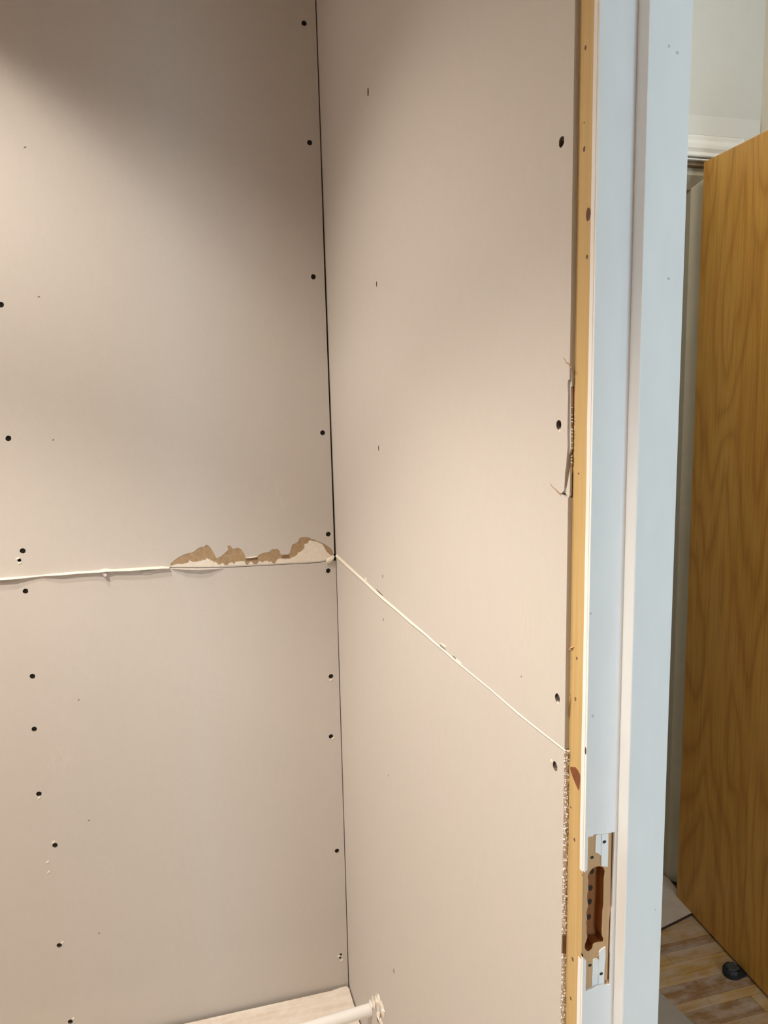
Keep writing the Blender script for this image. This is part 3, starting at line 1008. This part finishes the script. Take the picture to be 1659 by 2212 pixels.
t_end = (P0.z - 0.014) / -dirp.z if dirp.z < -0.02 else 1.4
L = min(t_end, (P0.x - (ROOM_X0 + 0.05)) / -dirp.x)
tube('pipe_run', P0, P0 + dirp * L, 0.0135, M_PIPE, pipe)
E_ = P0 + dirp * L
tube('pipe_end', E_ + dirp * -0.03, E_ + dirp * 0.004, 0.0165, M_PIPE, pipe)
hc = on_x(817, 2166, XS)
ph = root('plaster_hole', (XS, hc.y, 0), 'ragged crumbled plaster around the white pipe in the side wall', 'plaster', group=None)
rnd = random.Random(21)
plate('crumb_patch', circle(hc.y + 0.004, hc.z - 0.006, 0.013, 14, 0.15, 0.024), lambda u, v, d: (XS - 0.0004 + d, u, v), 0.0006, [M_CRUMB], ph)  # pale crumbled gypsum patch around the pipe
k = 0
for px, py, s in [(800, 2168, .008), (806, 2164, .009), (812, 2161, .009), (819, 2160, .008), (821, 2166, .008), (825, 2172, .006), (826, 2180, .008), (827, 2187, .007), (820, 2194, .006), (818, 2200, .006), (823, 2208, .006), (816, 2190, .004)]:
    c = on_x(px, py, XS - 0.002)
    lump('plaster_crumb', (XS - 0.001, c.y, c.z), (0.004, s * 1.7, s * 0.9), M_PIPE if k % 3 == 0 else M_CORE, ph, 100 + k, 1, 0.35)
    k += 1
c = on_x(822, 2197, XS - 0.001)
lump('plaster_crumb', (XS - 0.001, c.y, c.z), (0.003, 0.004, 0.009), M_KRAFT, ph, 77, 1, 0.3)
c = on_x(817, 2202, XS - 0.001)
lump('plaster_crumb', (XS - 0.001, c.y, c.z), (0.003, 0.007, 0.004), M_KRAFT_DK, ph, 78, 1, 0.3)

# ------------------------------------------------------------------ hall
hall_floor = box('floor_hall', HALL_X0, HALL_X1 + 0.05, HALL_Y0, 3.6, -0.06, -0.0125, M_SUBFLOOR, kind=S,
                 label='dusty parquet hall floor beside the oak door', category='floor')
ROWS = []
# board joints measured on the floor; above 1.40 they are the ones the photograph shows
yj = [1.85, 1.785, 1.72, 1.657, 1.627, 1.588, 1.521, 1.466, 1.437, 1.385]
while yj[-1] > -0.2:
    yj.append(yj[-1] - 0.064)
rnd = random.Random(31)
first = [0, 2, 2, 1, 2, 0, 1, 0, 1, 2]
for r_ in range(len(yj) - 1):
    y1, y0 = yj[r_], yj[r_ + 1]
    x = HALL_X0 + 0.002 - rnd.uniform(0.0, 0.3)
    while x < HALL_X1:
        ln = rnd.uniform(0.30, 0.46)
        a, b = max(x, HALL_X0 + 0.002), min(x + ln, HALL_X1 - 0.002)
        if b - a > 0.03:
            zt_ = -rnd.uniform(0.0, 0.0007)
            mi = first[r_] if (r_ < 10 and a < 1.25 < b) else rnd.choice([0, 0, 1, 2, 2])
            box('plank', a + 0.0006, b - 0.0006, y0 + 0.0006, y1 - 0.0006, -0.012, zt_, M_PLANKS[mi], hall_floor)
        x += ln
box('joint_dust', HALL_X0 + .001, HALL_X1 - .001, -0.2, 1.85, -0.0118, -0.0022, M_DUST, hall_floor, label='pale dust in the plank joints')
box('threshold', 0.62, 1.409, 1.852, 1.998, -0.012, 0.0, M_PLANKS[1], hall_floor)
box('floor_base', 0.3, HALL_X1, 2.0, 3.6, -0.012, -0.0005, M_PLANKS[2], hall_floor)

DOOR_Z = 2.113
XREV = 1.414
wall_hb = root('wall_hall_back', (1.0, HALL_Y1 + 0.06, 0), 'pale grey wall above and around the far doorway', 'wall', S)
box('wall_panel', XREV + 0.036, HALL_X1, HALL_Y1, HALL_Y1 + 0.12, -0.012, CEIL, M_HALLWALL, wall_hb)
box('wall_panel', HALL_X0 - .08, XREV + 0.036, HALL_Y1, HALL_Y1 + 0.12, DOOR_Z + 0.03, CEIL, M_HALLWALL, wall_hb)
box('wall_panel', HALL_X0 - .08, 0.58, HALL_Y1, HALL_Y1 + 0.12, -0.012, DOOR_Z + 0.03, M_HALLWALL, wall_hb)
box('wall_hall_right', HALL_X1, HALL_X1 + 0.05, HALL_Y0, HALL_Y1 + 0.12, -0.012, CEIL, M_HALLWARM, kind=S,
    label='warm cream hall wall behind the open oak door', category='wall')
box('ceiling_hall', HALL_X0, HALL_X1, HALL_Y0, HALL_Y1, CEIL, CEIL + 0.05, M_HALLWALL, kind=S, label='white hall ceiling above the oak door', category='ceiling')
# hall end wall with its window
WX0, WX1, WZ0, WZ1 = 0.48, 1.24, 0.28, 2.12
whf = root('wall_hall_front', (1.0, HALL_Y0, 0), 'hall end wall around the daylight window', 'wall', S)
box('wall_panel', HALL_X0, WX0, HALL_Y0 - .08, HALL_Y0, -0.012, CEIL, M_HALLWALL, whf)
box('wall_panel', WX1, HALL_X1, HALL_Y0 - .08, HALL_Y0, -0.012, CEIL, M_HALLWALL, whf)
box('wall_panel', WX0, WX1, HALL_Y0 - .08, HALL_Y0, -0.012, WZ0, M_HALLWALL, whf)
box('wall_panel', WX0, WX1, HALL_Y0 - .08, HALL_Y0, WZ1, CEIL, M_HALLWALL, whf)
win = root('window_1', (0.86, HALL_Y0 - 0.04, WZ0), 'white framed hall window letting in daylight', 'window', S)
for a, b, c, d in ((WX0, WX0 + .05, WZ0, WZ1), (WX1 - .05, WX1, WZ0, WZ1), (WX0 + .05, WX1 - .05, WZ0, WZ0 + .05), (WX0 + .05, WX1 - .05, WZ1 - .05, WZ1), (0.84, 0.88, WZ0 + .05, WZ1 - .05)):
    box('window_frame', a, b, HALL_Y0 - .06, HALL_Y0 - .02, c, d, M_TRIM, win)
M_GLASS = N('window_glass', 0.02)
M_GLASS.b.inputs['Transmission Weight'].default_value = 1.0
M_GLASS.color((0.95, 0.98, 1.0, 1))
for a, b in ((WX0 + .05, 0.84), (0.88, WX1 - .05)):
    box('pane', a, b, HALL_Y0 - .043, HALL_Y0 - .039, WZ0 + .05, WZ1 - .05, M_GLASS.m, win)

# next room beyond the far doorway
box('wall_beyond', 0.2, HALL_X1 + .6, 3.3, 3.35, -0.012, CEIL, M_LINING, kind=S, label='dim wall of the room beyond the far doorway', category='wall')
box('wall_beyond_side', HALL_X1 + .6, HALL_X1 + .65, HALL_Y1 + .12, 3.35, -0.012, CEIL, M_LINING, kind=S, label='dim side wall of the room beyond the far doorway', category='wall')
box('wall_beyond_left', 0.15, 0.2, HALL_Y1 + .12, 3.35, -0.012, CEIL, M_LINING, kind=S, label='dim opposite wall of the room beyond the far doorway', category='wall')
box('ceiling_beyond', 0.15, HALL_X1 + .65, HALL_Y1 + .12, 3.35, CEIL, CEIL + .05, M_LINING, kind=S, label='ceiling of the dim room beyond the far doorway', category='ceiling')

# lining of the far doorway, splayed towards the camera side, mitred at the head
lin = root('door_3', (1.41, 1.93, 0), 'cream painted doorway lining beside the oak door', 'door frame', S)
def prism_z(name, poly, z0, z1, mat_, parent, top=None, **kw):
    n = len(poly)
    V = [(x, y, z0) for x, y in poly] + [(x, y, (top[i] if top else z1)) for i, (x, y) in enumerate(poly)]
    F = [tuple(range(n)), tuple(range(2 * n - 1, n - 1, -1))] + [(i, (i + 1) % n, n + (i + 1) % n, n + i) for i in range(n)]
    return mesh_obj(name, V, F, mat_, parent, **kw)


ZH = 2.052   # inner corner of the mitre
xi, xo = 1.408, 1.436
yi, yo = 1.905, 1.872
prism_z('jamb_lining', [(xo, HALL_Y1), (xo, yo), (xi, yi), (xi, 1.97), (1.45, 1.97), (1.45, HALL_Y1)], 0.0, ZH, M_LINING, lin, top=[ZH + .028, ZH + .028, ZH, ZH, ZH + .028, ZH + .028])
hv = [(0.6, yo, ZH + .028), (0.6, yi, ZH), (0.6, 1.97, ZH), (0.6, 1.97, ZH + .06), (0.6, yo, ZH + .06),
      (xo, yo, ZH + .028), (xi, yi, ZH), (xi, 1.97, ZH), (1.45, 1.97, ZH + .06), (1.45, yo, ZH + .06)]
mesh_obj('head_lining', hv, [(0, 5, 6, 1), (1, 6, 7, 2), (2, 7, 8, 3), (3, 8, 9, 4), (4, 9, 5, 0), (0, 1, 2, 3, 4), (5, 9, 8, 7, 6)], M_LINING, lin)
box('head_soffit', 0.6, 1.45, HALL_Y1 + 0.001, yo + 0.02, 2.098, 2.112, M_LININGDK, lin, label='bare brown strip under the doorway head, darkened for its shade')  # raw wood brown that also holds the shade under the head
box('bare_foot', xi - 0.0007, xi + 0.002, 1.9235, 1.969, 0.012, 0.115, M_LININGDK, lin, label='dark bare patch at the foot of the lining')
tube('mitre_highlight', (xi - 0.001, yi - 0.001, ZH), (xo, yo - 0.0012, ZH + 0.028), 0.0011, M_TRIM, lin, 8)  # white tube stands in for the highlight along the mitre

# architrave over the far doorway
tr = root('trim_1', (1.1, HALL_Y1, 2.11), 'white moulded architrave above the open oak door', 'trim', S)
YT = HALL_Y1
box('casing_board', 0.5, HALL_X1 - 0.004, YT - 0.004, YT - 0.0002, 2.1740, 2.222, M_CASING, tr)
# moulding profile (distance out, height)
prof = [(0.0003, 2.1155), (0.016, 2.1155), (0.018, 2.118), (0.012, 2.124), (0.012, 2.128), (0.019, 2.136), (0.020, 2.143), (0.013, 2.150), (0.010, 2.158), (0.013, 2.166), (0.013, 2.170), (0.0003, 2.171)]
V, F = [], []
xe = 1.518
for d, zz_ in prof:
    V.append((0.5, YT - d, zz_))
for d, zz_ in prof:
    V.append((xe - (2.171 - zz_), YT - d, zz_))
n = len(prof)
F = [(i, i + 1, n + i + 1, n + i) for i in range(n - 1)] + [(n - 1, 0, n, 2 * n - 1), tuple(range(n)), tuple(range(2 * n - 1, n - 1, -1))]
mesh_obj('moulding', V, F, M_TRIM, tr)
V = []
for d, zz_ in prof:
    V.append((xe - (2.171 - zz_), YT - d, zz_))
for d, zz_ in prof:
    V.append((xe - (2.171 - zz_), YT - d, 0.0))
mesh_obj('moulding', V, F, M_TRIM, tr)
box('casing_board', xe + 0.003, HALL_X1 - 0.004, YT - 0.004, YT - 0.0002, 0.0, 2.1738, M_CASING, tr)
box('lower_bead', 0.6, XREV + 0.024, YT - 0.0115, YT - 0.0005, 2.1085, 2.1120, M_TRIM, tr)

# ---- open oak door -----------------------------------------------------------
hb = on_z(1461, 1937, 0.008)
nb = on_z(1659, 2153, 0.008)
hdir = Vector((nb.x - hb.x, nb.y - hb.y, 0)).normalized()
hn = Vector((-hdir.y, hdir.x, 0))      # towards +x
if hn.x < 0:
    hn = -hn
leaf_top = on_y(1519, 350, hb.y).z
oak = root('door_2', (hb.x, hb.y, 0), 'open flush oak veneer door standing on the dusty parquet', 'door', S)
WID, TH = 0.82, 0.040
c0 = Vector((hb.x, hb.y, 0))
pts4 = [c0, c0 + hdir * WID, c0 + hdir * WID + hn * TH, c0 + hn * TH]
leaf = prism_z('leaf', [(p.x, p.y) for p in pts4], 0.008, leaf_top, M_OAK, oak)
bm = bmesh.new()
bm.from_mesh(leaf.data)
bmesh.ops.bevel(bm, geom=list(bm.edges), offset=0.0012, segments=1, affect='EDGES')
bm.to_mesh(leaf.data)
bm.free()
for zz_ in (0.22, 1.05, 1.86):
    a = c0 + hn * (TH + 0.004) - hdir * 0.002
    tube('hinge', (a.x, a.y, zz_ - 0.05), (a.x, a.y, zz_ + 0.05), 0.006, M_METAL, oak, 12)
# lever handle near the free edge, both faces
for s_, off in ((-1, 0.0), (1, TH)):
    a = c0 + hdir * (WID - 0.06) + hn * off
    e = a + hn * (s_ * 0.045)
    tube('handle_rose', Vector((a.x, a.y, 1.02)), Vector((a.x, a.y, 1.02)) + hn * s_ * 0.008, 0.025, M_METAL, oak, 20)
    tube('handle_spindle', (a.x, a.y, 1.02), (e.x, e.y, 1.02), 0.009, M_METAL, oak, 14)
    e2 = e - hdir * 0.11
    tube('handle_lever', (e.x, e.y, 1.02), (e2.x, e2.y, 1.02), 0.009, M_METAL, oak, 14)

# ---- door stop, floor sheets ---------------------------------------------------
ds = root('door_stop', (1.345, 1.52, 0), 'black rubber door stop wedged against the oak door', 'door stop')
cS = on_z(1588, 2098, 0.006)
ux = (c0 + hdir * 0.3 - c0)
# outline in its own frame: long axis points at the door leaf
leafpt = c0 + hdir * ((Vector((cS.x, cS.y, 0)) - c0).dot(hdir))
ax = (leafpt - Vector((cS.x, cS.y, 0)))
gapd = ax.length
ax.normalize()
ay = Vector((-ax.y, ax.x, 0))


def st(a, b, z):
    q = Vector((cS.x, cS.y, 0)) + ax * a + ay * b
    return (q.x, q.y, z)


V, F = [], []
nseg = 9
prof_o = []
for i in range(nseg):
    an = math.pi / 2 + math.pi * i / (nseg - 1)
    prof_o.append((-0.010 + 0.023 * math.cos(an), 0.023 * math.sin(an)))
tail = gapd + 0.0
prof_o += [(tail, -0.016), (tail, 0.016)]
for z, k in ((0.0, 1.0), (0.014, 1.0), (0.021, 0.82)):
    for a, b in prof_o:
        zz_ = z if a < 0.012 else min(z, 0.0075 if z > 0 else 0)
        V.append(st(a * k if a < tail - 1e-6 else a, b * k, zz_))
n = len(prof_o)
for r_ in range(2):
    for i in range(n):
        F.append((r_ * n + i, r_ * n + (i + 1) % n, (r_ + 1) * n + (i + 1) % n, (r_ + 1) * n + i))
F += [tuple(range(n)), tuple(range(2 * n, 3 * n))]
mesh_obj('rubber_body', V, F, M_RUBBER, ds)
tp_ = [(-0.030, -0.010), (-0.026, 0.012), (-0.012, 0.020), (0.004, 0.018), (0.006, -0.012), (-0.014, -0.019)]
n = len(tp_)
V = [st(a * .85, b * .85, 0.0205) for a, b in tp_] + [st(a * .76, b * .76, 0.0225) for a, b in tp_]
F = [tuple(range(n)), tuple(range(2 * n - 1, n - 1, -1))] + [(i, (i + 1) % n, n + (i + 1) % n, n + i) for i in range(n)]
mesh_obj('top_pad', V, F, M_RUBBERTOP, ds, label='grey top of the stop')  # lighter grey facet on the black body


def sheet(name, poly, thick, mat_, label, z=0.0006, edge=None):
    n = len(poly)
    V = [(x, y, z) for x, y in poly] + [(x, y, z + thick) for x, y in poly]
    F = [tuple(range(n)), tuple(range(2 * n - 1, n - 1, -1))] + [(i, (i + 1) % n, n + (i + 1) % n, n + i) for i in range(n)]
    return mesh_obj(name, V, F, [mat_, edge or mat_], None, fmat=[0, 0] + [1] * n, label=label, category='floor sheet')


hs = 0.0045
a = on_z(1423, 2011, hs)
b = on_z(1493, 1976, hs)
d_ = (b - a).normalized()
lft = a - d_ * 0.5
rgt = b + d_ * 0.012
kk = on_z(1448, 1903, hs)
sheet('hardboard_sheet', [(lft.x, lft.y), (a.x, a.y), (rgt.x, rgt.y), (1.392, 1.80), (kk.x - 0.003, kk.y), (1.398, 1.99), (lft.x - 0.03, 1.99)], 0.009, M_SHEET,
      'dusty beige hardboard sheet lying in the far doorway', edge=M_DARKSHADE)  # dark edge colour stands in for the shadow gap under the sheet
a = on_z(1418, 2136, hs)
b = on_z(1502, 2214, hs)
d_ = (b - a).normalized()
sheet('protective_sheet', [(0.50, a.y + 0.05), (a.x - d_.x * 0.04, a.y - d_.y * 0.04), (b.x, b.y), (b.x + d_.x * 0.3, b.y + d_.y * 0.3), (0.50, b.y - 0.32)], 0.004, M_SHEETB,
      'grey protective sheet on the parquet next to the near door frame')

# ------------------------------------------------------------------ lamps, some of them added
def downlight(name, loc, power, size_deg, blend, color, label, ceil_z=CEIL, aim=None, soft=0.03):
    r = root(name, (loc[0], loc[1], ceil_z), label, 'downlight')
    V, F = [], []
    n = 28
    ringp = [(0.045, 0.0), (0.045, -0.006), (0.036, -0.008), (0.034, -0.003)]
    for rr, dz in ringp:
        for i in range(n):
            an = 2 * math.pi * i / n
            V.append((loc[0] + rr * math.cos(an), loc[1] + rr * math.sin(an), ceil_z + dz))
    for k in range(3):
        for i in range(n):
            F.append((k * n + i, k * n + (i + 1) % n, (k + 1) * n + (i + 1) % n, (k + 1) * n + i))
    mesh_obj('rim', V, F, M_METAL, r)
    V = [(loc[0] + 0.034 * math.cos(2 * math.pi * i / n), loc[1] + 0.034 * math.sin(2 * math.pi * i / n), ceil_z - 0.002) for i in range(n)]
    V += [(x, y, z + 0.001) for x, y, z in V]
    F = [tuple(range(n)), tuple(range(2 * n - 1, n - 1, -1))] + [(i, (i + 1) % n, n + (i + 1) % n, n + i) for i in range(n)]
    mesh_obj('lens', V, F, emit_mat('lens_glow', color + (1,), 4.0), r)
    d = bpy.data.lights.new(name + '_beam', 'SPOT')
    d.energy, d.color, d.shadow_soft_size = power, color, soft
    d.spot_size, d.spot_blend = math.radians(size_deg), blend
    o = bpy.data.objects.new(name + '_beam', d)
    COL.objects.link(o)
    o.location = (loc[0], loc[1], ceil_z - 0.03)
    if aim:
        o.rotation_euler = (Vector(aim) - o.location).to_track_quat('-Z', 'Y').to_euler()
    return r


WARM = (1.0, 0.90, 0.775)
downlight('recessed_downlight', (-0.53, 1.14), 51, 117, 0.60, WARM, 'recessed ceiling downlight in the middle of the closet ceiling')
downlight('recessed_downlight', (-0.68, 1.50), 14, 98, 0.22, WARM, 'recessed ceiling downlight beside the back wall')
downlight('recessed_downlight', (-0.78, 0.60), 126, 100, 0.40, WARM, 'added ceiling downlight over the closet opening')  # added lamp, placed and coned to brighten the lower walls
downlight('recessed_downlight', (-0.60, -1.10), 15, 116, 0.45, WARM, 'added fill downlight behind the viewer')  # weak lamp added as ambient fill
# unseen flush lamp added to brighten the hall and oak door
hl = root('added_hall_lamp', (0.95, 1.00, CEIL), 'added round opal flush lamp on the hall ceiling', 'ceiling lamp')
tube('lamp_base', (0.95, 1.00, CEIL - 0.03), (0.95, 1.00, CEIL), 0.13, M_METAL, hl, 32)
tube('lamp_shade', (0.95, 1.00, CEIL - 0.085), (0.95, 1.00, CEIL - 0.03), 0.12, emit_mat('opal_glow', (1.0, 0.95, 0.86, 1), 3.0), hl, 32)
d = bpy.data.lights.new('added_hall_light', 'POINT')
d.energy, d.color, d.shadow_soft_size = 9, (1.0, 0.95, 0.86), 0.10
o = bpy.data.objects.new('added_hall_light', d)
COL.objects.link(o)
o.location = (0.95, 1.00, CEIL - 0.20)
